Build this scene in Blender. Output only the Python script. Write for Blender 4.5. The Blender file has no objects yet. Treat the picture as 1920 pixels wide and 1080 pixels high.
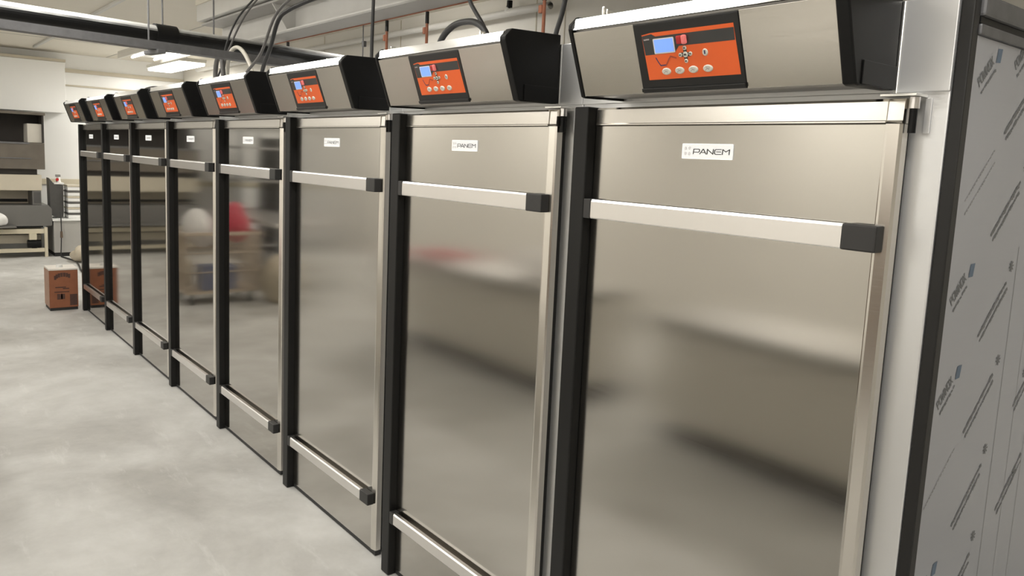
import bpy, bmesh, math, random
from mathutils import Vector, Matrix, Euler
random.seed(7)
SC = bpy.context.scene
COL = SC.collection
PI = math.pi

# ------------------------------------------------------------------ materials
def new_mat(name):
    m = bpy.data.materials.new(name); m.use_nodes = True
    nt = m.node_tree
    return m, nt, nt.nodes['Principled BSDF']

def plain(name, col, rough=.5, metal=0., spec=.5, noise=0., nscale=20., bump=0., emis=None, estr=0.):
    m, nt, b = new_mat(name)
    b.inputs['Roughness'].default_value = rough
    b.inputs['Metallic'].default_value = metal
    b.inputs['Specular IOR Level'].default_value = spec
    c = (*col, 1)
    b.inputs['Base Color'].default_value = c
    if emis:
        b.inputs['Emission Color'].default_value = (*emis, 1)
        b.inputs['Emission Strength'].default_value = estr
    tc = nt.nodes.new('ShaderNodeTexCoord')
    nz = nt.nodes.new('ShaderNodeTexNoise'); nz.inputs['Scale'].default_value = nscale
    nz.inputs['Detail'].default_value = 5
    nt.links.new(tc.outputs['Object'], nz.inputs['Vector'])
    if noise > 0:
        mx = nt.nodes.new('ShaderNodeMix'); mx.data_type = 'RGBA'
        mx.inputs['A'].default_value = (*[max(0, x * (1 - noise)) for x in col], 1)
        mx.inputs['B'].default_value = (*[min(1, x * (1 + noise)) for x in col], 1)
        nt.links.new(nz.outputs['Fac'], mx.inputs['Factor'])
        nt.links.new(mx.outputs['Result'], b.inputs['Base Color'])
    if bump > 0:
        bp = nt.nodes.new('ShaderNodeBump'); bp.inputs['Strength'].default_value = bump
        bp.inputs['Distance'].default_value = .01
        nt.links.new(nz.outputs['Fac'], bp.inputs['Height'])
        nt.links.new(bp.outputs['Normal'], b.inputs['Normal'])
    return m

def steel(name, col, rough, wave=0., wscale=1.2, smear=.0, metal=1.0):
    """brushed stainless: fine grain in the roughness, slow sheet-metal waviness in the normal"""
    m, nt, b = new_mat(name)
    b.inputs['Base Color'].default_value = (*col, 1)
    b.inputs['Metallic'].default_value = metal
    b.inputs['Anisotropic'].default_value = smear
    tc = nt.nodes.new('ShaderNodeTexCoord')
    mp = nt.nodes.new('ShaderNodeMapping'); mp.inputs['Scale'].default_value = (3, 3, 260)
    nt.links.new(tc.outputs['Object'], mp.inputs['Vector'])
    g = nt.nodes.new('ShaderNodeTexNoise'); g.inputs['Scale'].default_value = 1.0; g.inputs['Detail'].default_value = 3
    nt.links.new(mp.outputs['Vector'], g.inputs['Vector'])
    mr = nt.nodes.new('ShaderNodeMapRange')
    mr.inputs['To Min'].default_value = rough * .85; mr.inputs['To Max'].default_value = rough * 1.2
    nt.links.new(g.outputs['Fac'], mr.inputs['Value'])
    nt.links.new(mr.outputs['Result'], b.inputs['Roughness'])
    if smear > 0:
        tg = nt.nodes.new('ShaderNodeTangent'); tg.direction_type = 'RADIAL'; tg.axis = 'Z'
        nt.links.new(tg.outputs['Tangent'], b.inputs['Tangent'])
    if wave > 0:
        oi = nt.nodes.new('ShaderNodeObjectInfo')
        ad = nt.nodes.new('ShaderNodeVectorMath'); ad.operation = 'ADD'
        nt.links.new(tc.outputs['Object'], ad.inputs[0]); nt.links.new(oi.outputs['Location'], ad.inputs[1])
        mp2 = nt.nodes.new('ShaderNodeMapping'); mp2.inputs['Scale'].default_value = (.9, .9, 1.6)
        nt.links.new(ad.outputs['Vector'], mp2.inputs['Vector'])
        w = nt.nodes.new('ShaderNodeTexNoise'); w.inputs['Scale'].default_value = wscale; w.inputs['Detail'].default_value = 0
        nt.links.new(mp2.outputs['Vector'], w.inputs['Vector'])
        bp = nt.nodes.new('ShaderNodeBump'); bp.inputs['Strength'].default_value = wave; bp.inputs['Distance'].default_value = .02
        nt.links.new(w.outputs['Fac'], bp.inputs['Height'])
        nt.links.new(bp.outputs['Normal'], b.inputs['Normal'])
    return m

def emitter(name, col, s):
    return plain(name, (.9, .9, .9), .4, emis=col, estr=s)

def concrete():
    m, nt, b = new_mat('concrete_floor')
    tc = nt.nodes.new('ShaderNodeTexCoord')
    def noise(scale, detail, vec=None, rough=.55, dist=0.):
        n = nt.nodes.new('ShaderNodeTexNoise'); n.inputs['Scale'].default_value = scale
        n.inputs['Detail'].default_value = detail; n.inputs['Roughness'].default_value = rough
        n.inputs['Distortion'].default_value = dist
        nt.links.new(vec or tc.outputs['Object'], n.inputs['Vector']); return n
    n1 = noise(.9, 6, dist=.6); n2 = noise(5., 9, rough=.68)
    mp = nt.nodes.new('ShaderNodeMapping'); mp.inputs['Scale'].default_value = (1.2, 5., 1); mp.inputs['Rotation'].default_value = (0, 0, .5)
    nt.links.new(tc.outputs['Object'], mp.inputs['Vector'])
    n3 = noise(1.6, 7, mp.outputs['Vector'], .7)
    r1 = nt.nodes.new('ShaderNodeValToRGB')
    r1.color_ramp.elements[0].position = .36; r1.color_ramp.elements[0].color = (.40, .39, .365, 1)
    r1.color_ramp.elements[1].position = .66; r1.color_ramp.elements[1].color = (.60, .595, .57, 1)
    nt.links.new(n1.outputs['Fac'], r1.inputs['Fac'])
    mx = nt.nodes.new('ShaderNodeMix'); mx.data_type = 'RGBA'; mx.blend_type = 'OVERLAY'
    mx.inputs['Factor'].default_value = .35
    nt.links.new(r1.outputs['Color'], mx.inputs['A']); nt.links.new(n2.outputs['Color'], mx.inputs['B'])
    # only grey out of the coloured noise
    bw = nt.nodes.new('ShaderNodeRGBToBW'); nt.links.new(n2.outputs['Color'], bw.inputs['Color'])
    nt.links.new(bw.outputs['Val'], mx.inputs['B'])
    r3 = nt.nodes.new('ShaderNodeValToRGB')
    r3.color_ramp.elements[0].position = .58; r3.color_ramp.elements[0].color = (0, 0, 0, 1)
    r3.color_ramp.elements[1].position = .76; r3.color_ramp.elements[1].color = (1, 1, 1, 1)
    nt.links.new(n3.outputs['Fac'], r3.inputs['Fac'])
    mx2 = nt.nodes.new('ShaderNodeMix'); mx2.data_type = 'RGBA'
    ml = nt.nodes.new('ShaderNodeMath'); ml.operation = 'MULTIPLY'; ml.inputs[1].default_value = .5
    nt.links.new(r3.outputs['Color'], ml.inputs[0])
    nt.links.new(ml.outputs['Value'], mx2.inputs['Factor'])
    nt.links.new(mx.outputs['Result'], mx2.inputs['A']); mx2.inputs['B'].default_value = (.74, .735, .71, 1)
    nt.links.new(mx2.outputs['Result'], b.inputs['Base Color'])
    b.inputs['Roughness'].default_value = .55
    bp = nt.nodes.new('ShaderNodeBump'); bp.inputs['Strength'].default_value = .12; bp.inputs['Distance'].default_value = .01
    nt.links.new(n2.outputs['Fac'], bp.inputs['Height']); nt.links.new(bp.outputs['Normal'], b.inputs['Normal'])
    return m

M = {}
M['door'] = steel('brushed_door_steel', (.53, .51, .475), .13, wave=.04, wscale=1.6, smear=.75)
M['door_far'] = steel('smoother_door_steel', (.52, .50, .465), .065, wave=.012, wscale=1.6, smear=.3)
M['trim'] = steel('folded_edge_steel', (.74, .71, .66), .24)
M['frame'] = steel('pale_frame_steel', (.80, .805, .81), .38, metal=.75)
M['bar'] = steel('satin_bar_steel', (.83, .81, .79), .3)
M['face'] = steel('control_face_steel', (.53, .505, .46), .24, wave=.02)
M['bright'] = steel('polished_edge_steel', (.92, .92, .9), .22)
M['dull'] = steel('dull_steel', (.42, .41, .4), .4)
M['black'] = plain('black_plastic', (.006, .006, .006), .4, spec=.22, noise=.2)
M['strip'] = plain('black_hinge_strip', (.010, .0098, .0095), .42, spec=.28, noise=.15)
M['rubber'] = plain('dark_rubber', (.02, .02, .02), .6, noise=.2)
M['cap'] = plain('dark_grey_cap', (.03, .029, .028), .5, noise=.15)
M['bezel'] = plain('black_bezel', (.008, .008, .008), .3, noise=.1)
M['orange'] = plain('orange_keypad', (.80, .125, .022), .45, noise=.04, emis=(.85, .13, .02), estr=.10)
M['keygrey'] = plain('keypad_dark_band', (.045, .045, .044), .4, noise=.1)
M['lcd'] = plain('blue_screen', (.12, .25, .8), .3, noise=.03, emis=(.22, .38, 1.), estr=.75)
M['white'] = plain('white_plastic', (.82, .82, .8), .4, noise=.03)
M['button'] = plain('button_ivory', (.72, .70, .62), .45, noise=.15, nscale=300)
M['red'] = plain('red_plastic', (.45, .02, .02), .3, noise=.1, emis=(.5, .02, .02), estr=.08)
M['pink'] = plain('pale_red_lens', (.75, .18, .16), .3, noise=.3, nscale=200, emis=(.8, .2, .2), estr=.25)
M['navy'] = plain('navy_ink', (.05, .05, .14), .5, noise=.1)
M['rust'] = plain('rust_red_ink', (.42, .07, .03), .5, noise=.1)
M['ink'] = plain('dark_ink', (.06, .055, .055), .5, noise=.1)
M['faint'] = plain('faint_ink', (.42, .36, .36), .5, noise=.1)
M['plate'] = plain('white_badge_with_glow', (.90, .90, .88), .4, noise=.02, emis=(1, 1, .98), estr=.5)  # glow added to brighten the badge, which has no light of its own
M['film'] = steel('film_over_steel', (.50, .515, .56), .30, metal=.5, wave=.05, wscale=3)
M['filmink'] = plain('film_ink', (.17, .175, .18), .5, noise=.3, nscale=120)
M['filmblue'] = plain('film_blue_ink', (.12, .17, .24), .5, noise=.2, nscale=120)
M['filmline'] = plain('film_crease', (.30, .30, .30), .5, noise=.2)
M['anod'] = plain('dark_corner_profile', (.018, .0175, .017), .38, spec=.35, noise=.15)
M['floor'] = concrete()
M['ceil'] = plain('cream_ceiling', (.76, .72, .63), .6, noise=.05, nscale=1.5)
M['wall'] = plain('cream_wall', (.76, .735, .68), .55, noise=.04, nscale=2)
M['whitewall'] = plain('white_panel_wall', (.88, .88, .86), .3, noise=.03, nscale=2)
M['beige'] = plain('beige_paint', (.55, .50, .40), .5, noise=.08, nscale=5)
M['cream'] = plain('cream_enamel', (.66, .60, .46), .4, noise=.06, nscale=5)
M['beam'] = plain('pale_beam_paint', (.62, .61, .58), .5, noise=.07, nscale=6)
M['beamgrey'] = plain('darker_beam_grey', (.40, .39, .37), .55, noise=.08, nscale=6)  # darker grey for the beam flanges and the ceiling seams
M['rusty'] = plain('rusty_edge', (.36, .14, .08), .7, noise=.5, nscale=9)
M['pipe'] = plain('black_pipe', (.018, .018, .018), .25, spec=.7, noise=.2)
def highlit_pipe():  # white highlight along the top painted into base colour, fading along the pipe
    m, nt, b = new_mat('black_pipe_with_painted_highlight')
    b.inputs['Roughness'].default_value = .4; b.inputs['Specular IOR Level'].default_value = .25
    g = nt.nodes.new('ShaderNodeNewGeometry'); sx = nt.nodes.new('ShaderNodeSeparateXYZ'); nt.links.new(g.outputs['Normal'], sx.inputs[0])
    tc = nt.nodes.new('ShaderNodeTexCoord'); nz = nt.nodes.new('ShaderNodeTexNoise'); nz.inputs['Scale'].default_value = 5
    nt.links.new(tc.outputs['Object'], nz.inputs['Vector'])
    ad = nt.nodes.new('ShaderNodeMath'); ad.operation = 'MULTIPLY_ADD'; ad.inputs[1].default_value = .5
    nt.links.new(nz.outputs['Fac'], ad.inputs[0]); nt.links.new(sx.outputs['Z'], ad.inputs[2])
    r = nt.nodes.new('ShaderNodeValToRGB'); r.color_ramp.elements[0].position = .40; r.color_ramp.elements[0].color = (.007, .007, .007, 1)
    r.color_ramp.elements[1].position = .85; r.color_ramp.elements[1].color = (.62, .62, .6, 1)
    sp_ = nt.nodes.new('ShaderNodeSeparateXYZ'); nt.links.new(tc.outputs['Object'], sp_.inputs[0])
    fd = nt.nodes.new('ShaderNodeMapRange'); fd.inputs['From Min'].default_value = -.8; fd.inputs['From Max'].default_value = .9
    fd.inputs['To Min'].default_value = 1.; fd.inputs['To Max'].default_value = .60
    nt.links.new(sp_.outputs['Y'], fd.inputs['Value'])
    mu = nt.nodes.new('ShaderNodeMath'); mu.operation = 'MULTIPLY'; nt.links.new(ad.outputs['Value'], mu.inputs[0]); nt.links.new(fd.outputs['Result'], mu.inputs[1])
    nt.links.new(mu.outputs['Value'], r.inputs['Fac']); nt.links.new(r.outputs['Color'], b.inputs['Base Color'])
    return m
M['pipe'] = highlit_pipe()
M['galv'] = plain('galvanised', (.17, .17, .175), .5, metal=.5, noise=.25, nscale=30)
M['cable'] = plain('black_cable', (.02, .02, .02), .5, noise=.2)
M['greycable'] = plain('grey_cable', (.10, .095, .09), .5, noise=.2)
M['palecable'] = plain('pale_cable', (.6, .57, .5), .5, noise=.1)
M['carton'] = plain('orange_carton', (.29, .108, .052), .75, noise=.18, nscale=14)
M['cartonink'] = plain('carton_ink', (.09, .045, .035), .8, noise=.3, nscale=60)
M['cartonside'] = plain('carton_side', (.42, .27, .2), .75, noise=.2, nscale=14)
M['paper'] = plain('white_paper', (.78, .74, .68), .7, noise=.08, nscale=12)
M['dark'] = plain('dark_opening', (.035, .03, .026), .7, noise=.5, nscale=5)
M['greybody'] = plain('grey_machine_panel', (.20, .195, .185), .35, metal=.5, noise=.08, nscale=4)
M['hood'] = plain('brown_grey_hood', (.17, .15, .125), .4, metal=.5, noise=.25, nscale=5)
M['darkgrey'] = plain('dark_grey_plastic', (.075, .073, .07), .5, noise=.15)
M['sack'] = plain('white_sack', (.8, .79, .77), .8, noise=.06, bump=.4)
M['beigesack'] = plain('beige_sack', (.50, .44, .34), .8, noise=.2, nscale=9, bump=.6)
M['redbag'] = plain('red_bag', (.55, .06, .09), .5, noise=.25, nscale=8, bump=.5)
M['blue'] = plain('blue_plastic', (.06, .12, .28), .45, noise=.1)
M['wood'] = plain('brown_wood', (.13, .075, .035), .5, noise=.35, nscale=6)
M['beigegrey'] = plain('beige_grey_paint', (.58, .55, .49), .45, noise=.08, nscale=4)
M['steel'] = steel('table_steel', (.66, .65, .63), .3)
M['slat'] = plain('cage_wire', (.50, .42, .33), .4, noise=.2)
M['lamp'] = emitter('lamp_diffuser', (1., .96, .88), 9.)
M['tube'] = emitter('lamp_tube', (1., .97, .9), 6.)
M['housing'] = plain('white_lamp_housing', (.8, .78, .72), .45, noise=.03)
M['brown'] = plain('brown_plug', (.13, .09, .06), .6, noise=.2)

# ------------------------------------------------------------------ mesh helpers
class MB:
    def __init__(s): s.bm = bmesh.new()
    def _xf(s, vs, mat):
        if mat is not None: bmesh.ops.transform(s.bm, matrix=mat, verts=vs)
    def box(s, x0, x1, y0, y1, z0, z1, bev=0., mat=None, seg=2):
        b = bmesh.new()
        bmesh.ops.create_cube(b, size=1)
        bmesh.ops.scale(b, vec=(x1 - x0, y1 - y0, z1 - z0), verts=b.verts)
        bmesh.ops.translate(b, vec=((x0 + x1) / 2, (y0 + y1) / 2, (z0 + z1) / 2), verts=b.verts)
        if bev > 0: bmesh.ops.bevel(b, geom=b.edges[:], offset=bev, segments=seg, profile=.6, affect='EDGES')
        s._merge(b, mat); return s
    def _merge(s, b, mat=None):
        if mat is not None: bmesh.ops.transform(b, matrix=mat, verts=b.verts)
        t = bpy.data.meshes.new('t'); b.to_mesh(t); b.free(); s.bm.from_mesh(t); bpy.data.meshes.remove(t)
    def prism(s, pts, a0, a1, axis='x', bev=0., mat=None):
        """closed outline extruded along an axis; pts are the two other coordinates in order"""
        b = bmesh.new()
        def mk(p, a):
            return {'x': (a, p[0], p[1]), 'y': (p[0], a, p[1]), 'z': (p[0], p[1], a)}[axis]
        A = [b.verts.new(mk(p, a0)) for p in pts]; B = [b.verts.new(mk(p, a1)) for p in pts]
        b.faces.new(A); b.faces.new(B[::-1])
        n = len(pts)
        for i in range(n): b.faces.new((A[i], B[i], B[(i + 1) % n], A[(i + 1) % n]))
        bmesh.ops.recalc_face_normals(b, faces=b.faces)
        if bev > 0: bmesh.ops.bevel(b, geom=b.edges[:], offset=bev, segments=2, profile=.6, affect='EDGES')
        s._merge(b, mat); return s
    def cyl(s, p0, p1, r, r1=None, n=16, bev=0.):
        p0, p1 = Vector(p0), Vector(p1); d = p1 - p0
        b = bmesh.new()
        bmesh.ops.create_cone(b, cap_ends=True, segments=n, radius1=r, radius2=r if r1 is None else r1, depth=d.length)
        q = Vector((0, 0, 1)).rotation_difference(d.normalized())
        s._merge(b, Matrix.Translation((p0 + p1) / 2) @ q.to_matrix().to_4x4()); return s
    def tube(s, pts, r, n=8, smooth=True):
        P = [Vector(p) for p in pts]
        if smooth and len(P) > 2:            # Catmull-Rom
            Q = []
            for i in range(len(P) - 1):
                a = P[max(i - 1, 0)]; b_, c = P[i], P[i + 1]; d = P[min(i + 2, len(P) - 1)]
                for k in range(6):
                    t = k / 6
                    Q.append(.5 * ((2 * b_) + (c - a) * t + (2 * a - 5 * b_ + 4 * c - d) * t * t + (3 * b_ - a - 3 * c + d) * t ** 3))
            Q.append(P[-1]); P = Q
        b = bmesh.new(); rings = []
        prev = None
        for i, p in enumerate(P):
            t = (P[min(i + 1, len(P) - 1)] - P[max(i - 1, 0)]).normalized()
            if prev is None:
                u = t.orthogonal().normalized()
            else:
                u = (prev - t * prev.dot(t)).normalized()
            prev = u; v = t.cross(u)
            rings.append([b.verts.new(p + r * (math.cos(2 * PI * k / n) * u + math.sin(2 * PI * k / n) * v)) for k in range(n)])
        for A, B in zip(rings, rings[1:]):
            for k in range(n): b.faces.new((A[k], A[(k + 1) % n], B[(k + 1) % n], B[k]))
        b.faces.new(rings[0][::-1]); b.faces.new(rings[-1])
        for f in b.faces: f.smooth = len(f.verts) == 4
        s._merge(b); return s
    def blob(s, c, r, sub=3, amp=.12, seed=0, flat=0.):
        """lumpy closed bag shape"""
        b = bmesh.new(); bmesh.ops.create_icosphere(b, subdivisions=sub, radius=1)
        rnd = random.Random(seed); ph = [(rnd.uniform(1.5, 4), rnd.uniform(1.5, 4), rnd.uniform(1.5, 4), rnd.uniform(0, 6)) for _ in range(5)]
        for v in b.verts:
            k = 1 + amp * sum(math.sin(a * v.co.x + bb * v.co.y + cc * v.co.z + d) for a, bb, cc, d in ph) / 2.2
            v.co = Vector((v.co.x * r[0], v.co.y * r[1], v.co.z * r[2])) * k
            if v.co.z < -r[2] * (1 - flat): v.co.z = -r[2] * (1 - flat)
            v.co += Vector(c)
        for f in b.faces: f.smooth = True
        s._merge(b); return s
    def poly(s, pts):
        f = s.bm.faces.new([s.bm.verts.new(p) for p in pts]); return f
    def build(s, name, mat, parent=None, label=None):
        bmesh.ops.recalc_face_normals(s.bm, faces=s.bm.faces)
        me = bpy.data.meshes.new(name); s.bm.to_mesh(me); s.bm.free()
        me.materials.append(mat)
        o = bpy.data.objects.new(name, me); COL.objects.link(o)
        if parent: o.parent = parent
        if label: o['label'] = label
        return o

def tag(o, label, cat, group=None, kind=None):
    o['label'] = label; o['category'] = cat
    if group: o['group'] = group
    if kind: o['kind'] = kind
    return o
def empty(name, label, cat, loc=(0, 0, 0), group=None):
    o = bpy.data.objects.new(name, None); COL.objects.link(o); o.location = loc; o.empty_display_size = .1
    return tag(o, label, cat, group)
def struct(name, mb, mat):
    o = mb.build(name, mat); o['kind'] = 'structure'; return o
def copy_tree(o, parent=None):
    c = o.copy(); COL.objects.link(c); c.parent = parent
    for ch in list(o.children): copy_tree(ch, c)
    return c
def strokes(mb, lines, th, fmap, lift=0.):
    """flat lettering: every polyline becomes a row of thick quads, mapped to 3D by fmap(u, v)"""
    k = 0
    for ln in lines:
        for (a, b) in zip(ln, ln[1:]):
            d = Vector((b[0] - a[0], b[1] - a[1]));
            if d.length < 1e-6: continue
            e = d.normalized() * th * .45; nrm = Vector((-d.y, d.x)).normalized() * th / 2
            A = Vector(a) - e; B = Vector(b) + e
            k += 1
            mb.poly([fmap(*(A + nrm), k), fmap(*(A - nrm), k), fmap(*(B - nrm), k), fmap(*(B + nrm), k)])

# ------------------------------------------------------------------ setting
RX0, RX1, RY0, RY1, H = -5.3, 13.0, -5.6, 2.6, 3.2
struct('floor', MB().box(RX0 - .2, RX1 + .2, RY0 - .2, RY1 + .2, -.12, 0), M['floor'])
struct('ceiling', MB().box(RX0 - .2, RX1 + .2, RY0 - .2, RY1 + .2, H, H + .12), M['ceil'])
struct('wall_left', MB().box(RX0 - .2, RX0, RY0, RY1, 0, H), M['whitewall'])
struct('wall_right', MB().box(RX1, RX1 + .2, RY0, RY1, 0, H), M['wall'])
struct('wall_front', MB().box(RX0 - .2, RX1 + .2, RY0 - .2, RY0, 0, H), M['wall'])
struct('wall_back', MB().box(RX0 - .2, RX1 + .2, RY1, RY1 + .2, 0, H), M['wall'])
struct('wall_bulkhead', MB().box(RX0 + .002, -5.0, RY0 + .01, .70, 2.235, 3.03, .006), M['whitewall'])
struct('trim_1', MB().box(RX0 + .002, -4.985, RY0 + .01, .71, 3.032, 3.075, .004), M['beige'])
struct('trim_2', MB().box(RX0 + .002, -5.25, .72, 2.59, 2.90, 2.96, .004).box(RX0 + .002, -5.27, .72, 2.59, 2.68, 2.705, .003), M['beige'])
struct('trim_3', MB().box(RX0 + .002, RX0 + .03, RY0 + .01, 2.59, 1.08, 1.17, .004), M['cream'])
# seams of the wall panels behind the row and of the ceiling sheets
s = MB()
for x in (-3.2, -1.4, .4, 2.2, 4.37, 4.72, 6.6): s.box(x - .006, x + .006, RY1 - .004, RY1 - .0005, 0, H - .01)
struct('trim_4', s, M['beige'])
s = MB()
for y in (-1.05, 1.35): s.box(RX0 + .05, RX1 - .05, y - .006, y + .006, H - .003, H - .0005)
for x in (-3.3, -.9, 1.5, 3.9, 6.3): s.box(x - .006, x + .006, RY0 + .05, RY1 - .05, H - .003, H - .0005)
struct('trim_5', s, M['beamgrey'])
# pale trunking along the ceiling
tag(MB().box(-4.6, 3.2, .215, .255, H - .03, H - .001, .004).build('ceiling_trunking', M['beam']),
    'thin pale trunking running along the cream ceiling above the black pipe', 'trunking')

# steel beam along the row
bm_ = empty('steel_beam', 'long painted steel beam with rusty lower edge above the row of cabinets', 'beam', (0, .9, 2.7))
b0 = 1.9; b1 = 12.9
MB().box(b0, b1, -.105, .095, -.0, .012).build('bottom_flange', M['beamgrey'], bm_)
MB().box(b0, b1, -.105, -.097, .0121, .022).build('flange_lip', M['beam'], bm_)
MB().box(b0, b1, -.03, -.018, .0125, .20).build('web', M['beam'], bm_)
MB().box(b0, b1, -.22, .10, .2005, .2155).build('top_flange', M['beamgrey'], bm_)
MB().box(b0, b1, .0955, .103, -.006, .014).build('rusty_edge', M['rusty'], bm_, 'rust-red lower edge')
for x in (3.55, 5.7, 7.9):
    MB().prism([(-.097, .023), (-.0305, .023), (-.0305, .1995), (-.215, .1995)], x, x + .01, 'x').build('stiffener', M['beam'], bm_)
# second ledge beam nearer the ceiling
lb = empty('ledge_beam', 'pale boxed ledge between the rusty steel beam and the ceiling', 'beam', (0, .7, 2.95))
MB().box(1.9, 12.9, -.06, .10, -.02, .12, .004).build('ledge_face', M['beam'], lb)
MB().box(1.9, 12.9, -.07, .11, .1205, .2495).build('ledge_top', M['ceil'], lb)

# threaded hanger rods on the beam
for i, (x, lab) in enumerate([(3.11, 'rusty hanger rod below the beam above the third orange keypad from the right'),
                              (4.74, 'rusty hanger rod beside the white bracket left of the second control box from the right'),
                              (5.235, 'rusty hanger rod crossing behind the arched black hose'),
                              (6.34, 'brown hanger rod behind the black side of the second control box from the right'),
                              (4.41, 'thin grey hanger rod between the two rusty rods left of the straight black cable')]):
    t = empty('hanger_rod', lab, 'rod', (x, 1.0, 2.186), 'hanger rods below the steel beam')
    thin = i == 4
    MB().cyl((0, 0, 0), (0, 0, .508), .004 if thin else .009, n=10).build('rod', M['galv'] if thin else M['rusty'], t)
    if not thin:
        MB().box(-.036, -.009, -.010, .010, .375, .415, .004).build('clamp', M['rusty'], t)
        MB().cyl((0, 0, .435), (0, 0, .505), .013, n=6).build('nut_sleeve', M['anod'], t)
    else:
        MB().box(.004, .03, -.012, .012, .36, .40, .004).build('clamp', M['galv'], t)

# pipe on the back wall with an upturned end
wp = empty('wall_pipe', 'cream pipe along the back wall with an upturned black end', 'pipe', (0, 2.5, 0))
MB().tube([(-4.2, 0, 3.05), (4.02, 0, 3.03), (4.10, 0, 3.04), (4.13, 0, 3.075)], .03, n=12).build('pipe_run', M['beam'], wp)
MB().cyl((4.13, 0, 3.06), (4.132, 0, 3.13), .024, n=12).build('pipe_end', M['black'], wp)

# black pipe across the room and the trays beside it
bp = empty('black_pipe', 'thick glossy black pipe crossing under the ceiling at upper left', 'pipe', (3.45, 0, 2.585))
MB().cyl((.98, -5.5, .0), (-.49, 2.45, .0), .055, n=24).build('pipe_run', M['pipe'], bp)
MB().cyl((-.02, -.12, 0), (-.047, .03, 0), .068, n=24).build('pipe_collar', M['black'], bp)
for (xx, yy) in ((-.03, -.06), (-.10, .32)):
    MB().cyl((xx, yy, .055), (xx, yy, .613), .006, n=8).build('drop_rod', M['galv'], bp)
ct = empty('cable_tray', 'narrow grey perforated tray running just below the black pipe', 'tray', (3.95, 0, 2.43))
ct.rotation_euler = (0, 0, math.atan(.165))
MB().box(-.05, .05, -5.5, 1.2, -.02, -.017).box(-.05, -.046, -5.5, 1.2, -.017, .03).box(.046, .05, -5.5, 1.2, -.017, .03).build('tray_channel', M['galv'], ct)
MB().cyl((-.12, -.25, -.02), (-.12, -.25, .762), .006, n=8).build('drop_rod', M['galv'], ct)
MB().box(-.14, .07, -.275, -.225, -.045, -.02, .003).build('cross_bracket', M['galv'], ct)
tag(MB().cyl((3.70, .6, 2.459), (3.42, 2.3, 2.475), .02, n=14).build('white_conduit', M['housing']),
    'thin pale conduit beside the grey tray, above the middle control boxes', 'conduit')

# ------------------------------------------------------------------ proofing cabinets
P = 1.08537
u_t = Vector((0, -.065, .183)).normalized(); u_n = Vector((0, -u_t.z, u_t.y))     # slope of control face, outward normal
O = Vector((0, -.111, 1.997))
def cf(x, t, h=0.):
    return O + Vector((x, 0, 0)) + u_t * t + u_n * h
FM = Matrix(((1, 0, 0, O.x), (0, u_n.y * -1, u_t.y, O.y), (0, u_n.z * -1, u_t.z, O.z), (0, 0, 0, 1)))  # local x, depth(-out), t

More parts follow.
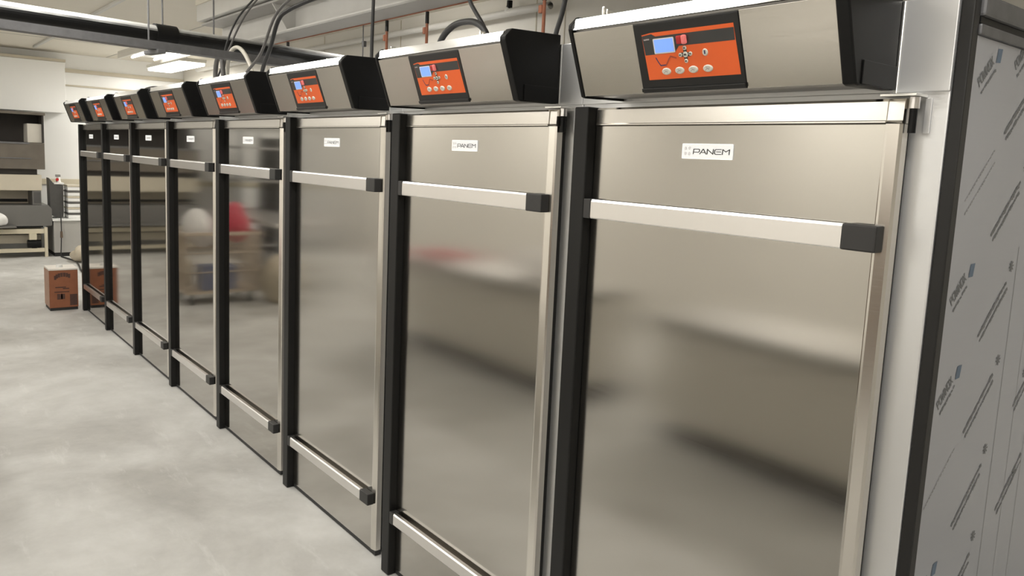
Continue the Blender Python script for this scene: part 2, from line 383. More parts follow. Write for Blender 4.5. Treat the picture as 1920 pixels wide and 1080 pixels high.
def make_cabinet():
    root = empty('proofing_cabinet', 'x', 'proofing cabinet', (8 * P, 0, 0))
    # body behind the doors
    body = MB().box(-1.0148, .069, .05, 1.30, .0, 2.185, .004).build('cabinet_body', M['frame'], root)
    MB().box(-1.0148, .069, .0445, .0495, 1.992, 2.184, .002).build('fascia_panel', M['frame'], root)
    MB().box(-.0463, -.0385, .0425, .0495, 1.990, 2.184, .002).build('joint_strip', M['bright'], root)
    # door
    d = MB().box(-.904, -.0335, .0, .030, .025, 1.9235, .002).build('door', M['door'], root)
    MB().box(-.9045, -.0005, .004, .032, .004, .0245).build('bottom_seal', M['rubber'], d)
    MB().prism([(-.0333, -.0012), (-.028, -.0018), (-.006, .0035), (.0, .0075), (.0, .0305), (-.0333, .0305)], .0255, 1.9235, 'z').build('edge_trim', M['trim'], d)
    MB().prism([(.0, 1.9245), (-.0045, 1.9255), (-.0045, 1.9285), (-.001, 1.9305), (.0002, 1.970), (.006, 1.976), (.031, 1.976), (.031, 1.9245)], -.904, -.0335, 'x').build('top_cap', M['trim'], d)
    MB().prism([(.002, 1.9245), (-.003, 1.926), (.001, 1.9305), (.003, 1.970), (.009, 1.976), (.031, 1.976), (.031, 1.9245)], -.0333, .001, 'x').build('corner_cap', M['trim'], d)
    MB().box(-.900, -.006, .0325, .049, .03, 1.97).build('gasket', M['rubber'], d)
    # black strip down the hinge side
    MB().box(-.967, -.9055, -.033, .0485, .001, 1.978, .006, seg=3).build('hinge_strip', M['strip'], root)
    # hinge at the free top corner
    h = MB().box(-.05, .026, -.006, .0485, 1.980, 1.986, .001).build('hinge', M['bright'], root)
    MB().cyl((.012, .02, 1.905), (.012, .02, 1.955), .008, n=14).build('hinge_pin', M['black'], h)
    MB().cyl((.012, .02, 1.9555), (.012, .02, 1.979), .011, n=14).build('hinge_cap', M['bar'], h)
    MB().box(.022, .036, .0465, .0488, 1.905, 1.979, .001).build('hinge_plate', M['frame'], h)
    # bumper bars
    for (z0, z1) in ((1.6505, 1.7065), (.2455, .2955)):
        b = MB().prism([(-.014, z0), (-.030, z0), (-.032, z0 + .003), (-.032, z1 - .006), (-.028, z1), (-.014, z1)], -.876, -.0915, 'x').build('bumper_bar', M['bar'], root)
        MB().box(-.091, -.0135, -.034, -.0005, z0 - .001, z1 + .001, .004).build('end_cap', M['cap'], b)
        MB().box(-.9045, -.8765, -.034, -.0005, z0 - .001, z1 + .001, .003).build('end_cap', M['cap'], b)
    # badge
    pl = MB().box(-.572, -.412, -.003, -.0003, 1.836, 1.8755, .0025, seg=3)
    pl = pl.build('name_badge', M['plate'], root)
    L = []
    def add(ox, w, lines): L.extend([[(ox + px * w, py) for px, py in ln] for ln in lines])
    add(0, 1.0, [[(0, 0), (.06, 1), (.86, 1), (.98, .86), (.96, .5), (.82, .36), (.12, .36)]])
    add(1.05, 1.0, [[(0, 0), (.48, 1), (.56, 1), (.98, 0)], [(.25, .32), (.82, .32)]])
    add(2.2, 1.0, [[(0, 0), (.02, 1), (.9, .02), (.96, 1)]])
    add(3.35, 1.0, [[(1.0, 1), (.22, 1), (.04, .82), (.0, .2), (.16, 0), (1.0, 0)], [(.3, .52), (.95, .52)]])
    add(4.55, 1.0, [[(0, 0), (.06, 1), (.52, .55), (1.06, 1), (1.02, 0)]])
    s = MB()
    strokes(s, L, .16, lambda u, v, k: (-.572 + .160 * (.235 + u * .126), -.0033 - .00001 * k, 1.836 + .0395 * (.33 + v * .31)))
    s.build('badge_lettering', M['ink'], pl)
    s = MB()
    for (cx, cy) in ((.075, .68), (.155, .69), (.075, .34), (.155, .33)):
        for a in range(5):
            ang = a * 2 * PI / 5 + cx * 9
            c0 = Vector((cx * .16, cy * .0395)); e = Vector((math.cos(ang), math.sin(ang)))
            q = [c0 + e * .001, c0 + e * .0032 + Vector((-e.y, e.x)) * .0012, c0 + e * .0045, c0 + e * .0032 - Vector((-e.y, e.x)) * .0012]
            s.poly([(-.572 + p.x, -.00335 - .00002 * a, 1.836 + p.y) for p in q])
    s.build('badge_emblem', M['faint'], pl)
    # control box: trapezoid body, end caps, sloping face
    prof = [(.0435, 2.003), (-.104, 1.999), (-.108, 1.999), (-.1655, 2.170), (-.1655, 2.178), (-.148, 2.200), (.0435, 2.206)]
    cb = MB().prism(prof, -.838, -.0755, 'x').build('control_box', M['dull'], root)
    def slab(x0, x1, t0, t1, h0, h1, bev=0.):
        m = MB(); m.box(x0, x1, -h1, -h0, t0, t1, bev, mat=FM); return m
    slab(-.838, -.618, .002, .178, .0, .004, .001).build('face_plate', M['face'], cb)
    slab(-.304, -.0755, .002, .178, .0, .004, .001).build('face_plate', M['face'], cb)
    MB().prism([(-.1775, 2.170), (-.170, 2.170), (-.158, 2.197), (-.138, 2.2015), (-.138, 2.2045), (-.1655, 2.2005)], -.838, -.0755, 'x').build('top_trim', M['bright'], cb)
    capP = [(.0437, 1.997), (-.106, 1.993), (-.118, 1.996), (-.181, 2.172), (-.180, 2.184), (-.156, 2.208), (.0437, 2.214)]
    MB().prism(capP, -.851, -.8385, 'x', .002).build('end_cap', M['black'], cb)
    MB().prism(capP, -.075, -.045, 'x', .004).build('end_cap', M['black'], cb)
    MB().box(-.0448, -.0415, -.10, .0437, 1.998, 2.046, .001).build('cap_step', M['black'], cb)
    bz = slab(-.6175, -.3045, .003, .176, .0, .006, .002).build('display_bezel', M['bezel'], cb)
    slab(-.6175, -.3045, .006, .016, .0062, .0105, .002).build('bezel_sill', M['bezel'], cb)
    def kp(pts, h):
        m = MB(); m.poly([cf(x - 8 * P, t, h) for x, t in pts]); return m
    m = kp([(8.093, .036), (8.368, .036), (8.364, .152), (8.090, .152)], .0064); m.build('keypad', M['orange'], cb)
    kp([(8.0905, .146), (8.122, .149), (8.134, .1425), (8.3635, .1425), (8.3635, .114), (8.203, .114), (8.188, .099), (8.0935, .0985)], .0067).build('keypad_band', M['keygrey'], cb)
    kp([(8.0905, .152), (8.0905, .149), (8.122, .1525)], .0068).build('keypad_notch', M['bezel'], cb)
    def rr(x0, x1, t0, t1, r, h):
        pts = []
        for (cx, cy, a0) in ((x1 - r, t1 - r, 0), (x0 + r, t1 - r, 90), (x0 + r, t0 + r, 180), (x1 - r, t0 + r, 270)):
            for k in range(5):
                a = math.radians(a0 + 22.5 * k); pts.append((cx + r * math.cos(a), cy + r * math.sin(a)))
        return kp(pts, h)
    rr(8.124, 8.190, .0995, .137, .003, .0070).build('screen_surround', M['white'], cb)
    rr(8.1275, 8.1865, .1025, .134, .002, .0073).build('screen', M['lcd'], cb)
    def ell(cx, ct, rx, rt, h0, h1):
        m = MB(); b = bmesh.new(); n = 20
        A = [b.verts.new(cf(cx - 8 * P + rx * math.cos(2 * PI * k / n), ct + rt * math.sin(2 * PI * k / n), h0)) for k in range(n)]
        B = [b.verts.new(cf(cx - 8 * P + .8 * rx * math.cos(2 * PI * k / n), ct + .8 * rt * math.sin(2 * PI * k / n), h1)) for k in range(n)]
        for k in range(n): b.faces.new((A[k], A[(k + 1) % n], B[(k + 1) % n], B[k]))
        b.faces.new(B); m._merge(b); return m
    for x in (8.153, 8.1945, 8.236, 8.279):
        bt = ell(x, .055, .0145, .0088, .0066, .0085).build('push_button', M['button'], cb)
        mk = MB()
        strokes(mk, [[(-.007, -.004), (-.001, .001), (.006, .001)], [(-.004, .004), (.004, -.003)]], .0012,
                lambda u, v, k, x=x: cf(x - 8 * P + u, .055 + v, .0087 + .00003 * k))
        mk.build('button_mark', M['faint'], bt)
    m = MB()
    for (a, b_, c, d_) in ((-.016, .016, -.005, .005), (-.005, .005, -.018, .018)):
        m.poly([cf(8.219 - 8 * P + x, .092 + y, .0069 + (.0001 if a < -.01 else 0)) for x, y in ((a, c), (b_, c), (b_, d_), (a, d_))])
    m.build('arrow_pad', M['keygrey'], cb)
    for (dx, dt, r) in ((0, 0, .0075), (-.0153, 0, .0055), (.0153, .001, .0055), (0, .0158, .0058), (0, -.0153, .0055)):
        k_ = ell(8.219 + dx, .092 + dt, r, r * .95, .0072, .0088).build('arrow_key', M['button'], cb)
        m = MB(); strokes(m, [[(-.3 * r, 0), (.3 * r, 0)]], r * .5, lambda u, v, k, dx=dx, dt=dt: cf(8.219 + dx - 8 * P + u, .092 + dt + v, .0091))
        m.build('key_mark', M['ink'], k_)
    k_ = ell(8.277, .093, .0082, .0088, .0067, .0085).build('light_key', M['button'], cb)
    m = MB(); strokes(m, [[(0, -.002), (0, .003)]], .004, lambda u, v, k: cf(8.277 - 8 * P + u, .093 + v, .0087)); m.build('key_mark', M['navy'], k_)
    m = MB(); strokes(m, [[(8.126, .090), (8.132, .079), (8.138, .0705), (8.156, .071)]], .0028, lambda u, v, k: cf(u - 8 * P, v, .0069 + .00003 * k)); m.build('curve_print', M['navy'], cb)
    m = MB(); strokes(m, [[(8.156, .071), (8.166, .084), (8.173, .091), (8.189, .086)]], .0034, lambda u, v, k: cf(u - 8 * P, v, .00705 + .00003 * k)); m.build('curve_print', M['rust'], cb)
    m = MB(); strokes(m, [[(8.097, .1365), (8.101, .1365)], [(8.103, .1368), (8.107, .137)], [(8.110, .137), (8.112, .137)]], .0035, lambda u, v, k: cf(u - 8 * P, v, .0071 + .00003 * k)); m.build('keypad_print', M['faint'], cb)
    kb = MB().box(8.2005 - 8 * P, 8.2165 - 8 * P, -.013, -.0069, .1185, .1385, .003, mat=FM).build('red_switch', M['red'], cb)
    MB().box(8.2168 - 8 * P, 8.2305 - 8 * P, -.0155, -.0069, .1175, .1395, .004, mat=FM).build('switch_lens', M['pink'], kb)
    return root

cab = make_cabinet()
GROUP = 'row of stainless proofing cabinets'
labels = {
    8: 'largest stainless proofing cabinet at the near end, beside the film-covered side panel',
    7: 'stainless proofing cabinet second from the film-covered side panel',
    6: 'stainless proofing cabinet third from the film-covered side panel',
    5: 'stainless proofing cabinet fourth from the film-covered side panel',
    4: 'stainless proofing cabinet fourth from the orange carton end, mirroring a wire cart and bags',
    3: 'stainless proofing cabinet third from the orange carton end of the row',
    2: 'stainless proofing cabinet second from the orange carton end of the row',
    1: 'farthest stainless proofing cabinet, beside the orange carton on the floor'}
for n in range(8, 0, -1):
    o = cab if n == 8 else copy_tree(cab)
    o.location = (n * P, 0, 0); o['label'] = labels[n]; o['group'] = GROUP
    if n < 6:
        for ch in o.children:
            if ch.name.startswith('door'):
                ch.material_slots[0].link = 'OBJECT'; ch.material_slots[0].material = M['door_far']

# small bright brackets standing on the cabinet roofs
for (x, h, lab) in ((7.722, .10, 'small bright metal bracket above the left end of the nearest control box'),
                    (6.446, .085, 'small white bracket on the roof left of the second control box from the right'),
                    (7.09, .09, 'small white bracket under the arched black hose'),
                    (5.819, .08, 'small pale bracket on the roof between third and second keypads from the right')):
    t = empty('roof_bracket', lab, 'bracket', (x, .075, 2.186), 'small brackets on the cabinet roofs')
    MB().box(-.012, -.002, -.012, .012, .0, h, .004).build('tab', M['bright'], t)
    MB().box(.004, .012, -.010, .014, .0, h * .9, .003).build('tab', M['bright'], t)
    MB().box(-.02, .02, -.018, .02, .0, .006, .001).build('foot_plate', M['galv'], t)
tag(MB().prism([(0, 0), (.09, 0), (.09, .035), (.012, .03)], .40, .43, 'y', .003).build('white_junction_box', M['white']),
    'white junction box lying on the roof behind the second control box from the right', 'box')
bpy.data.objects['white_junction_box'].location = (7.13, 0, 2.19)

# ------------------------------------------------------------------ film-covered side panel
sp = empty('cold_room_cladding', 'grey side panel under printed protective film at the right edge', 'panel', (8.78, .05, 0))
MB().box(-.0265, .0, .0005, .03, .002, 2.19, .003).build('corner_profile', M['anod'], sp)
film = MB().box(-.025, -.0015, .031, 1.25, .003, 2.105).build('film_sheet', M['film'], sp)
MB().box(-.025, .006, .0305, 1.25, 2.106, 2.128, .004).build('top_rail', M['galv'], sp)
MB().box(-.025, .002, .0305, 1.25, 2.1285, 2.142, .001).build('rail_groove', M['black'], sp)
MB().box(-.025, .010, .0305, 1.25, 2.1425, 2.185, .006).build('top_rail', M['galv'], sp)
def fp(cy, cz, ang):
    c, s_ = math.cos(ang), math.sin(ang)
    return lambda u, v, k=0: (-.0008 + .00002 * (k % 12), cy - .05 + c * u - s_ * v, cz + s_ * u + c * v)
A45 = math.radians(42)
WORD = []
def addw(ox, lines): WORD.extend([[(ox + a, b) for a, b in ln] for ln in lines])
addw(0, [[(0, 0), (0, 1), (.5, 1), (.6, .75), (.5, .5), (0, .5)]])
addw(.85, [[(.1, 0), (0, .2), (0, .8), (.1, 1), (.55, 1), (.65, .8), (.65, .2), (.55, 0), (.1, 0)]])
addw(1.7, [[(0, 1), (.2, 0), (.42, .8), (.64, 0), (.84, 1)]])
addw(2.75, [[(0, 0), (0, 1)]])
addw(3.0, [[(0, 0), (0, 1), (.6, 0), (.6, 1)]])
addw(3.85, [[(.1, 0), (0, .2), (0, .8), (.1, 1), (.55, 1), (.65, .8), (.65, .2), (.55, 0), (.1, 0)]])
addw(4.75, [[(0, 0), (.65, 1)], [(0, 1), (.65, 0)]])
ink = MB(); blu = MB(); line = MB()
rnd = random.Random(3)
def small_text(mb, cy, cz, L, h, ang=A45):
    f = fp(cy, cz, ang); u = 0; k = 0
    while u < L:
        w = rnd.uniform(.004, .011)
        strokes(mb, [[(u, 0), (u + w * .6, rnd.uniform(-.2, .2) * h)]], h * rnd.uniform(.5, .95), lambda a, b, kk, k=k: f(a, b, k)); u += w + .003; k += 1
for (y, z) in ((.118, 2.006), (.109, 1.545), (.103, 1.316), (.10, 1.08 - .23), (.30, 2.06)):
    f = fp(y, z, A45)
    ink = MB()
    strokes(ink, [[(u * .0145, v * .019) for u, v in ln] for ln in WORD], .0032, lambda a, b, k, f=f: f(a, b, k))
    small_text(ink, y + .012, z - .012, .075, .007)
    ink.build('film_lettering', M['filmink'], film)
    f2 = fp(y + .082, z + .068, A45)
    blu = MB(); blu.poly([f2(-.018, .0), f2(.0, -.014), f2(.024, .004), f2(.006, .018)]); blu.build('film_logo', M['filmblue'], film)
for (y, z) in ((.113, 1.768), (.089, 1.091), (.12, 2.27 - .23 - .3)):
    line = MB(); small_text(line, y, z, .165, .004); line.build('film_print', M['filmline'], film)
for (y, z) in ((.276, 1.693), (.272, 1.461), (.257, 1.236), (.253, 1.009), (.25, .78), (.28, 1.92), (.47, 1.80), (.55, 1.25), (.52, .98), (.58, 1.52)):
    ink = MB(); small_text(ink, y, z, .175, .011); small_text(ink, y + .012, z - .013, .165, .009); ink.build('film_print', M['filmink'], film)
for (y, z) in ((.419, 1.614), (.41, 1.387), (.40, 1.166), (.393, .944), (.43, 1.85), (.60, 1.33), (.62, 1.06)):
    f = fp(y, z, .2); ink = MB()
    for a in range(4):
        e = a * PI / 4; strokes(ink, [[(-.012 * math.cos(e), -.012 * math.sin(e)), (.012 * math.cos(e), .012 * math.sin(e))]], .004, lambda q, w, k, f=f, a=a: f(q, w, a))
    ink.build('film_star', M['filmink'], film)
for (y, w) in ((.452, .0022), (.56, .0018), (.66, .0018)):
    line = MB(); line.poly([(-.0011, y - .05, .01), (-.0011, y - .05 + w, .01), (-.0011, y - .05 + w, 1.66), (-.0011, y - .05, 1.66)]); line.build('film_crease', M['filmline'], film)


# ------------------------------------------------------------------ cables above the row
def cable(pts, r, mat, label, name='cable', group='cables above the row'):
    return tag(MB().tube(pts, r, 8).build(name, M[mat]), label, 'cable', group)
cable([(5.84, .3, 3.19), (5.845, .3, 2.8), (5.833, .3, 2.4), (5.83, .3, 2.194)], .009, 'cable', 'straight black cable dropping to the roof left of the second control box from the right')
cable([(7.33, .3, 3.19), (7.30, .3, 2.6), (7.275, .3, 2.39), (7.235, .3, 2.28), (7.215, .3, 2.194)], .009, 'cable', 'bent black cable between the two nearest control boxes')
cable([(6.35, .38, 3.19), (6.50, .38, 2.66), (6.56, .38, 2.50), (6.69, .38, 2.35), (6.73, .38, 2.192)], .009, 'cable', 'slanting black cable passing behind the arched hose')
cable([(6.43, .28, 2.194), (6.463, .3, 2.32), (6.53, .31, 2.375), (6.62, .31, 2.388), (6.73, .3, 2.372), (6.804, .3, 2.317), (6.84, .3, 2.194)], .014, 'cable', 'thick black hose arching over the second control box from the right', 'hose')
cable([(5.9, .55, 2.80), (5.35, .45, 2.74), (4.95, .4, 2.715), (4.70, .33, 2.66), (4.62, .3, 2.60), (4.50, .3, 2.45), (4.37, .3, 2.32), (4.33, .3, 2.194)], .013, 'cable', 'thick black cable bundle curving down beside the fourth keypad from the right', 'cable_bundle')
cable([(5.86, .48, 2.83), (5.3, .36, 2.765), (4.92, .30, 2.725), (4.66, .27, 2.63), (4.50, .24, 2.41), (4.29, .22, 2.29), (4.24, .22, 2.192)], .009, 'greycable', 'grey cable running along the black bundle above the fourth keypad from the right')
cable([(3.70, .3, 2.192), (3.71, .3, 2.38), (3.77, .3, 2.475), (3.90, .3, 2.50), (4.04, .3, 2.45), (4.18, .3, 2.33), (4.24, .3, 2.192)], .014, 'palecable', 'pale cable looped over the grey tray above the middle of the row')
cable([(3.62, .25, 2.194), (3.60, .25, 2.33), (3.64, .25, 2.43), (3.73, .25, 2.43), (3.77, .25, 2.32), (3.81, .25, 2.194)], .017, 'greycable', 'grey looped hose hanging under the pale cable loop', 'hose')
cable([(3.95, .5, 2.95), (3.66, .4, 2.75), (3.60, .33, 2.55), (3.60, .3, 2.40), (3.46, .3, 2.29), (3.36, .3, 2.2)], .007, 'cable', 'thin dark cable sweeping down left of the pale loop')
cable([(4.0, .5, 2.95), (3.72, .42, 2.75), (3.64, .33, 2.5), (3.63, .3, 2.36), (3.57, .3, 2.194)], .007, 'greycable', 'thin grey cable falling straight beside the thin dark cable')
cable([(4.10, .62, 2.94), (4.25, .63, 2.99), (4.5, .63, 3.02), (4.66, .63, 3.0), (4.7, .63, 2.96)], .008, 'greycable', 'short grey cable curling on the pale ledge near the ceiling')
cable([(1.05, .35, 2.194), (1.12, .35, 2.28), (1.35, .35, 2.33), (1.8, .35, 2.31), (2.1, .35, 2.194)], .013, 'cable', 'black cable arching over the fourth control box from the orange carton end')
cable([(1.25, .3, 2.194), (1.38, .3, 2.26), (1.6, .3, 2.285), (2.0, .3, 2.194)], .011, 'greycable', 'grey cable arching low beside the black arch over the far boxes')

# ------------------------------------------------------------------ ceiling lamps
def lamp(name, x, y, z, L, W, label, power, group=None, drop=True):
    t = empty(name, label, 'lamp', (x, y, z), group)
    MB().box(-L / 2, L / 2, -W / 2, W / 2, .03, .085, .01).build('lamp_housing', M['housing'], t)
    MB().box(-L / 2 + .03, L / 2 - .03, -W / 2 + .015, W / 2 - .015, -.01, .0295, .018, seg=3).build('diffuser', M['lamp'], t)
    if H - z > .09:
        for sx in (-L / 3, L / 3): MB().cyl((sx, 0, .0855), (sx, 0, H - z), .006, n=8).build('suspension_rod', M['galv'], t)
    l = bpy.data.lights.new('lamp_light', 'AREA'); l.shape = 'RECTANGLE'; l.size = L; l.size_y = W; l.energy = power; l.color = (1., .98, .945)
    lo = bpy.data.objects.new('lamp_light', l); COL.objects.link(lo); lo.parent = t; lo.location = (0, 0, -.03)
    return t
lamp('ceiling_lamp', -3.65, 2.0, 3.0, 1.8, .40, 'brightly glowing strip lamp above the far end of the row', 40)
t = empty('troffer_lamp', 'wide white lamp tray left of the brightly glowing strip lamp', 'lamp', (-2.15, 1.36, 3.0))
MB().box(-.95, .95, -.30, .30, .06, .10, .006).build('lamp_housing', M['housing'], t)
MB().box(-.95, .95, -.30, -.27, -.0, .0595, .004).build('side_rim', M['housing'], t)
MB().box(-.95, .95, .27, .30, -.0, .0595, .004).build('side_rim', M['housing'], t)
MB().cyl((-.85, -.13, .03), (.85, -.13, .03), .016, n=12).build('lamp_tube', M['tube'], t)
MB().cyl((-.85, .17, .03), (.85, .17, .03), .016, n=12).build('lamp_tube', M['tube'], t)
for sx in (-.6, .6): MB().cyl((sx, 0, .1005), (sx, 0, .2), .006, n=8).build('suspension_rod', M['galv'], t)
GL = 'ceiling lamps over the aisle'
for x in (1.6, 4.2, 6.8, 9.4):
    lamp('ceiling_lamp', x, -.75, 3.11, 1.5, .2, 'strip lamp over the aisle in front of the doors', 20, GL)
lamp('ceiling_lamp', 3.3, 1.8, 3.11, 1.5, .2, 'added strip lamp hidden behind the rusty steel beam to brighten the back wall', 16)  # added out of sight to light the wall behind the row
lamp('ceiling_lamp', -2.4, -1.3, 3.11, 1.5, .2, 'unseen strip lamp added to brighten the bulkhead above the far bakery machine', 24)  # extra lamp outside the view, lifts the far wall and bulkhead
lamp('ceiling_lamp', 11.3, 1.2, 3.11, 1.5, .2, 'unseen strip lamp added to lighten the film-covered panel', 14)  # invented lamp past the row's end, there to light the film
for x in (-2.5, 1.5, 5.5, 9.5):
    lamp('ceiling_lamp', x, -4.6, 3.11, 1.5, .2, 'unseen strip lamp set to brighten the wall across the aisle', 60, 'unseen lamps brightening the wall across the aisle')  # fill lamps near the front wall so the doors mirror it bright

# ------------------------------------------------------------------ orange carton
c = empty('carton', 'orange-brown carton with white top standing on the floor at the far end', 'carton', (-.09, -.195, 0))
MB().box(-.15, .15, -.135, .135, .03, .432, .004).build('carton_body', M['carton'], c)
MB().box(-.146, .146, -.131, .131, .0, .0295, .002).build('carton_base', M['rubber'], c)
MB().box(-.150, .149, -.138, -.1355, .04, .43).build('carton_flank', M['cartonside'], c, 'paler left flank')
MB().box(-.153, .153, -.139, .138, .4325, .452, .004).build('carton_top', M['paper'], c, 'white top')
MB().cyl((.03, -.02, .4525), (.03, -.02, .478), .035, .028, n=16).build('carton_spout', M['white'], c)
s = MB()
for k in range(7):
    a = math.radians(150 - k * 17)
    yy = -.005 + .085 * math.cos(a) ; zz = .325 + .06 * math.sin(a)
    s.poly([(.1506, yy - .010, zz - .022), (.1506, yy + .010, zz - .022), (.1506, yy + .0115, zz + .022), (.1506, yy - .0115, zz + .022)])
for (yy, zz, w, hh) in ((-.03, .25, .05, .006), (.02, .235, .03, .006), (-.04, .15, .025, .03), (-.01, .15, .018, .028), (.09, .11, .035, .06), (-.02, .20, .07, .005)):
    s.poly([(.1506, yy - w, zz - hh), (.1506, yy + w, zz - hh), (.1506, yy + w, zz + hh), (.1506, yy - w, zz + hh)])
s.build('carton_print', M['cartonink'], c)

# ------------------------------------------------------------------ far machine and what stands by it
mc = empty('bakery_machine', 'tall grey and cream bakery machine against the far wall', 'machine', (-4.4, 0, 0))
Y0 = -2.6
leg = lambda x, y: MB().box(x - .025, x + .025, y - .022, y + .022, .0, .46, .004)
for (x, y) in ((-.03, .285), (-.03, -1.1), (-.03, -2.55), (-.65, .285), (-.65, -2.55)): leg(x, y).build('leg', M['cream'], mc)
MB().box(-.05, -.012, Y0, .262, .365, .437, .004).box(-.05, -.012, Y0, .262, .08, .14, .004).box(-.66, -.6, Y0, .262, .38, .437).build('base_rail', M['cream'], mc)
MB().box(-.62, -.2, Y0, .24, .20, .33).build('under_tray', M['beige'], mc)
MB().box(-.11, -.0, .06, .16, .27, .364, .004).build('motor_bracket', M['cream'], mc)
MB().cyl((-.055, .04, .205), (-.055, .22, .205), .062, n=18).box(-.1, -.01, .09, .16, .14, .2).build('motor', M['black'], mc)
MB().prism([(Y0, .482), (.36, .482), (.372, .50), (.372, .74), (.33, .80), (Y0, .80)], -.70, .0, 'x', .006).build('body_panel', M['greybody'], mc)
MB().box(.0005, .26, Y0, -.13, .482, .505, .003).build('front_ledge', M['greybody'], mc)
MB().box(-.69, -.01, Y0, .25, .461, .4815).build('under_slot', M['black'], mc)
MB().box(-.68, -.45, Y0, .12, .801, 1.02).build('back_panel', M['beige'], mc)
MB().box(-.449, -.40, Y0, .10, .83, .87, .004).build('dark_slot', M['black'], mc)
cc = MB().box(-.60, -.06, .125, .245, .801, 1.02, .006).build('control_column', M['greybody'], mc)
MB().box(-.0595, -.052, .145, .235, .83, 1.0, .002).build('column_panel', M['darkgrey'], cc)
MB().box(-.68, -.05, Y0, .255, 1.021, 1.26, .006).build('mid_band', M['beige'], mc)
MB().box(-.67, -.07, Y0, .2, 1.261, 1.345).build('mid_slot', M['dark'], mc)
MB().box(-.70, .0, Y0, .30, 1.346, 1.745, .008).build('hood', M['hood'], mc)
MB().box(-.0, .012, Y0, .12, 1.50, 1.515, .002).box(-.0, .012, Y0, .1, 1.72, 1.746, .002).build('hood_rail', M['galv'], mc)
MB().box(-.70, -.45, Y0, .30, 1.746, 2.16).box(-.4495, -.02, .277, .30, 1.746, 2.16).build('upper_recess', M['dark'], mc)
MB().box(-.4495, -.05, .085, .275, 1.7465, 2.03, .006).build('upper_cabinet', M['beigegrey'], mc)
MB().box(-.70, .0, Y0, .32, 2.161, 2.20, .004).build('top_plate', M['hood'], mc)
sk = tag(MB().blob((-4.24, -.35, .605), (.11, .13, .10), amp=.10, seed=2, flat=.08).build('white_sack', M['sack']),
         'small white sack resting on the ledge of the grey machine at left edge', 'sack')

st = empty('side_cabinet', 'low grey cabinet with white top at the far wall', 'cabinet', (-4.75, .56, 0))
MB().box(-.4, .35, -.17, .24, .06, .555, .006).build('cabinet_box', M['greybody'].copy(), st)
st.children[0].data.materials[0] = plain('pale_grey_panel', (.42, .41, .385), .45, noise=.08, nscale=4)
MB().box(-.42, .37, -.185, .26, .5555, .582, .004).build('cabinet_top', M['white'], st)
MB().box(-.38, .33, -.16, .22, .0, .0595).build('plinth', M['rubber'], st)
tb = empty('equipment_tub', 'dark grey upright tub with curved base on the low cabinet', 'tub', (-4.72, .47, .583))
MB().prism([(-.095, .63), (-.09, .10), (-.06, .04), (.0, .008), (.06, .0), (.09, .02), (.10, .09), (.10, .52), (-.02, .53)], -.14, .10, 'x', .006).build('tub_body', M['darkgrey'], tb)
MB().box(-.13, .11, -.03, .112, .531, .555, .004).build('tub_rim', M['white'], tb)
sb = empty('spray_bottle', 'small white and red spray bottle on the dark grey tub', 'bottle', (-4.72, .52, 1.139))
MB().cyl((0, 0, 0), (0, 0, .085), .035, .022, n=16).build('bottle_body', M['white'], sb)
MB().cyl((.001, -.015, .03), (.045, -.022, .05), .022, n=12).build('bottle_label', M['red'], sb)
MB().box(-.015, .015, -.04, .03, .0855, .125, .006).build('spray_head', M['dull'], sb)
for k in range(6):
    z = .5835 + k * .088
    tr = empty('tray', ['lowest', 'second lowest', 'third lowest', 'fourth lowest', 'second highest', 'topmost'][k] + ' white tray in the stack beside the dark grey tub', 'tray', (-4.70, .70, z), 'white trays in a stack')
    MB().box(-.17, .17, -.085, .095, .0, .055, .008).build('tray_shell', M['white'], tr)
    MB().box(-.175, .175, -.09, .10, .0555, .085, .006).build('tray_rim', M['beige'] if k % 2 else M['greycable'], tr)
t = empty('hanging_cord', 'thin black cord hanging in front of the low cabinet, with brown plug', 'cord', (-4.36, .485, .0))
MB().tube([(-.03, .0, .70), (.0, .0, .58), (.01, .0, .40), (.008, -.005, .25), (.01, -.012, .10), (.02, -.02, .012)], .008, 8).build('cord_run', M['cable'], t)
MB().cyl((.01, .0, .30), (.009, .0, .40), .02, .016, n=12).build('plug', M['brown'], t)
tag(MB().tube([(-4.33, .47, .012), (-4.1, .5, .012), (-3.7, .56, .012), (-3.2, .52, .012), (-2.6, .45, .012), (-2.2, .5, .012)], .012, 8).build('floor_cable', M['cable']),
    'black cable lying on the floor behind the orange carton', 'cable')
tag(MB().blob((-3.72, .70, .115), (.24, .20, .125), amp=.16, seed=5, flat=.06).build('crumpled_bag', M['beigesack']),
    'crumpled beige bag on the floor by the farthest cabinet', 'bag')

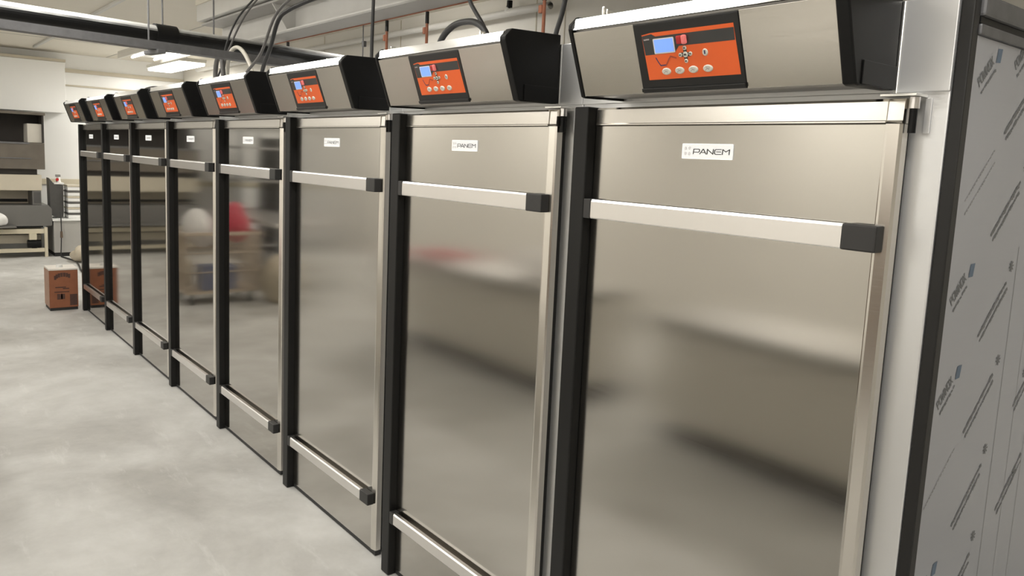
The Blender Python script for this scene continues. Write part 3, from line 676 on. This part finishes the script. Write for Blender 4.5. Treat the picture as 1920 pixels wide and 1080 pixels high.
# ------------------------------------------------------------------ across the aisle: what the doors mirror
def table(x, y, L, W, label):
    t = empty('work_table', label, 'table', (x, y, 0), 'work tables across the aisle')
    MB().box(-L / 2, L / 2, -W / 2, W / 2, .82, .87, .006).build('table_top', M['steel'], t)
    MB().box(-L / 2 + .05, L / 2 - .05, -W / 2 + .05, W / 2 - .05, .22, .25, .004).build('shelf', M['dull'], t)
    for sx in (-1, 1):
        for sy in (-1, 1):
            MB().box(sx * (L / 2 - .06) - .02, sx * (L / 2 - .06) + .02, sy * (W / 2 - .06) - .02, sy * (W / 2 - .06) + .02, 0, .8195).build('leg', M['galv'], t)
    return t
table(-1.3, -2.6, 2.4, .8, 'steel work table mirrored in the doors of the middle cabinets')
def counter(x, y, L, label, nd):
    t = empty('base_counter', label, 'counter', (x, y, 0), 'base counters across the aisle')
    MB().box(-L / 2, L / 2, -.35, .35, .83, .87, .004).build('counter_top', M['steel'], t)
    MB().box(-L / 2 + .02, L / 2 - .02, -.33, .28, .17, .79, .004).build('counter_body', M['beigegrey'], t)
    MB().box(-L / 2 + .06, L / 2 - .06, -.30, .20, .0, .1695).box(-L / 2 + .02, L / 2 - .02, -.32, .25, .7905, .8295).build('toe_kick', M['dark'], t)
    w = (L - .06) / nd
    for k in range(nd):
        a = -L / 2 + .03 + k * w
        d = MB().box(a + .006, a + w - .006, .2805, .30, .19, .77, .004).build('counter_door', M['beigegrey'], t)
        MB().box(a + w * .3, a + w * .7, .3005, .325, .70, .72, .004).build('door_handle', M['bar'], d)
    return t
counter(4.1, -2.50, 2.6, 'beige-grey base counter mirrored in the second door from the film-covered panel', 4)
counter(7.0, -2.55, 1.7, 'short beige-grey base counter mirrored in the nearest door', 3)
tag(MB().blob((4.7, -2.5, .99), (.24, .20, .13), amp=.1, seed=9, flat=.08).build('flour_sack', M['sack']), 'white flour sack on the mirrored base counter', 'sack')
tag(MB().box(3.1, 3.6, -2.62, -2.3, .871, .93, .01).build('red_tray', M['redbag']), 'flat red tray on the mirrored base counter', 'tray')
t = empty('wooden_cupboard', 'brown wooden cupboard mirrored in the folded edge of the nearest door', 'cupboard', (9.2, -5.2, 0))
MB().box(-1.3, 1.3, -.38, .30, .06, 1.75, .006).build('cupboard_body', M['wood'], t)
MB().box(-1.26, 1.26, -.36, .26, .0, .0595).build('plinth', M['rubber'], t)
for k in range(4):
    d = MB().box(-1.28 + k * .64 + .008, -.64 + k * .64 - .008, .3005, .322, .10, 1.72, .004).build('cupboard_door', M['wood'], t)
    MB().cyl((-1.28 + k * .64 + .08, .3225, .95), (-1.28 + k * .64 + .08, .345, .95), .014, n=12).build('knob', M['bar'], d)
t = empty('storage_rack', 'tall dark storage rack mirrored in the farthest doors', 'rack', (-4.2, -3.4, 0))
for z in (.15, .7, 1.25, 1.8): MB().box(-.6, .6, -.4, .4, z, z + .03).build('shelf', M['dull'], t)
for sx in (-.58, .58):
    for sy in (-.38, .38): MB().box(sx - .02, sx + .02, sy - .02, sy + .02, 0, 2.1).build('upright', M['galv'], t)
MB().box(-.6, .6, -.42, -.402, .0, 2.0).build('back_sheet', M['dark'], t)
# wire cart mirrored in the fourth door
ca = empty('wire_cart', 'beige wire cart full of bags mirrored in the fourth door', 'cart', (.12, -1.38, 0))
ca.rotation_euler = (0, 0, PI / 2)
MB().box(-.42, .42, -.28, .28, .13, .16, .006).build('cart_base', M['slat'], ca)
MB().box(-.44, .44, -.30, -.27, .80, .84, .006).box(-.44, .44, .27, .30, .80, .84, .006).box(-.44, -.41, -.2695, .2695, .80, .84).box(.41, .44, -.2695, .2695, .80, .84).build('cart_rim', M['slat'], ca)
s = MB()
for k in range(15):
    x = -.42 + k * .06
    s.cyl((x, .285, .16), (x, .285, .80), .008, n=6).cyl((x, -.285, .16), (x, -.285, .80), .008, n=6)
for k in range(9):
    y = -.24 + k * .06
    s.cyl((.425, y, .16), (.425, y, .80), .008, n=6).cyl((-.425, y, .16), (-.425, y, .80), .008, n=6)
for z in (.38, .6): s.tube([(-.43, -.29, z), (.43, -.29, z), (.43, .29, z), (-.43, .29, z), (-.43, -.285, z)], .008, 6, smooth=False)
s.build('wire_cage', M['slat'], ca)
for sx in (-.34, .34):
    for sy in (-.22, .22):
        MB().cyl((sx - .012, sy, .055), (sx + .012, sy, .055), .055, n=16).box(sx - .02, sx + .02, sy - .02, sy + .02, .111, .129).build('caster', M['rubber'], ca)
tag(MB().box(.10, .36, -1.55, -1.15, .42, .70, .01).build('blue_crate', M['blue']), 'blue crate inside the mirrored wire cart', 'crate')
bpy.data.objects['blue_crate'].location.z = -.259
tag(MB().blob((.1, -1.05+.0, .36), (.15, .05, .18), amp=.1, seed=11, flat=.05).build('bag', M['beigesack']), 'beige bag low inside the mirrored wire cart', 'bag')
tag(MB().blob((.1, -1.2, .86), (.2, .17, .22), amp=.1, seed=12).build('bag', M['sack']), 'white bag bulging from the mirrored wire cart', 'bag')
tag(MB().blob((.12, -1.6, .92), (.2, .17, .24), amp=.14, seed=14).build('bag', M['redbag']), 'red bag on the mirrored wire cart', 'bag')
tag(MB().blob((.55, -2.0, .27), (.26, .2, .29), amp=.12, seed=15, flat=.06).build('bag', M['beigesack']), 'beige sack standing on the floor behind the mirrored wire cart', 'bag')

# ------------------------------------------------------------------ world, camera, colour
w = bpy.data.worlds.new('world'); SC.world = w; w.use_nodes = True
w.node_tree.nodes['Background'].inputs[0].default_value = (.9, .87, .8, 1)
w.node_tree.nodes['Background'].inputs[1].default_value = .15

cam = bpy.data.cameras.new('camera'); co = bpy.data.objects.new('camera', cam); COL.objects.link(co)
pitch, yaw, roll = -.128380257, .890905897, .0452712556
cy_, sy_ = math.cos(yaw), math.sin(yaw)
f = Vector((-sy_, cy_, 0)); r = Vector((cy_, sy_, 0)); u = Vector((0, 0, 1))
cp, s_p = math.cos(pitch), math.sin(pitch)
f2 = cp * f + s_p * u; u2 = -s_p * f + cp * u
cr, s_r = math.cos(roll), math.sin(roll)
r3 = cr * r + s_r * u2; u3 = -s_r * r + cr * u2
mat = Matrix((r3, u3, -f2)).transposed().to_4x4(); mat.translation = Vector((9.47536965, -1.67038575, 1.81151731))
co.matrix_world = mat
cam.sensor_width = 36; cam.lens = 1470.34126 / 1920 * 36; cam.shift_y = -50 / 1920; cam.clip_start = .05
SC.camera = co
SC.view_settings.view_transform = 'Standard'
SC.view_settings.look = 'None'
SC.view_settings.exposure = 0.0
SC.cycles.max_bounces = 10; SC.cycles.glossy_bounces = 6; SC.cycles.diffuse_bounces = 4
SC.cycles.use_denoising = True
SC.cycles.sample_clamp_indirect = 6
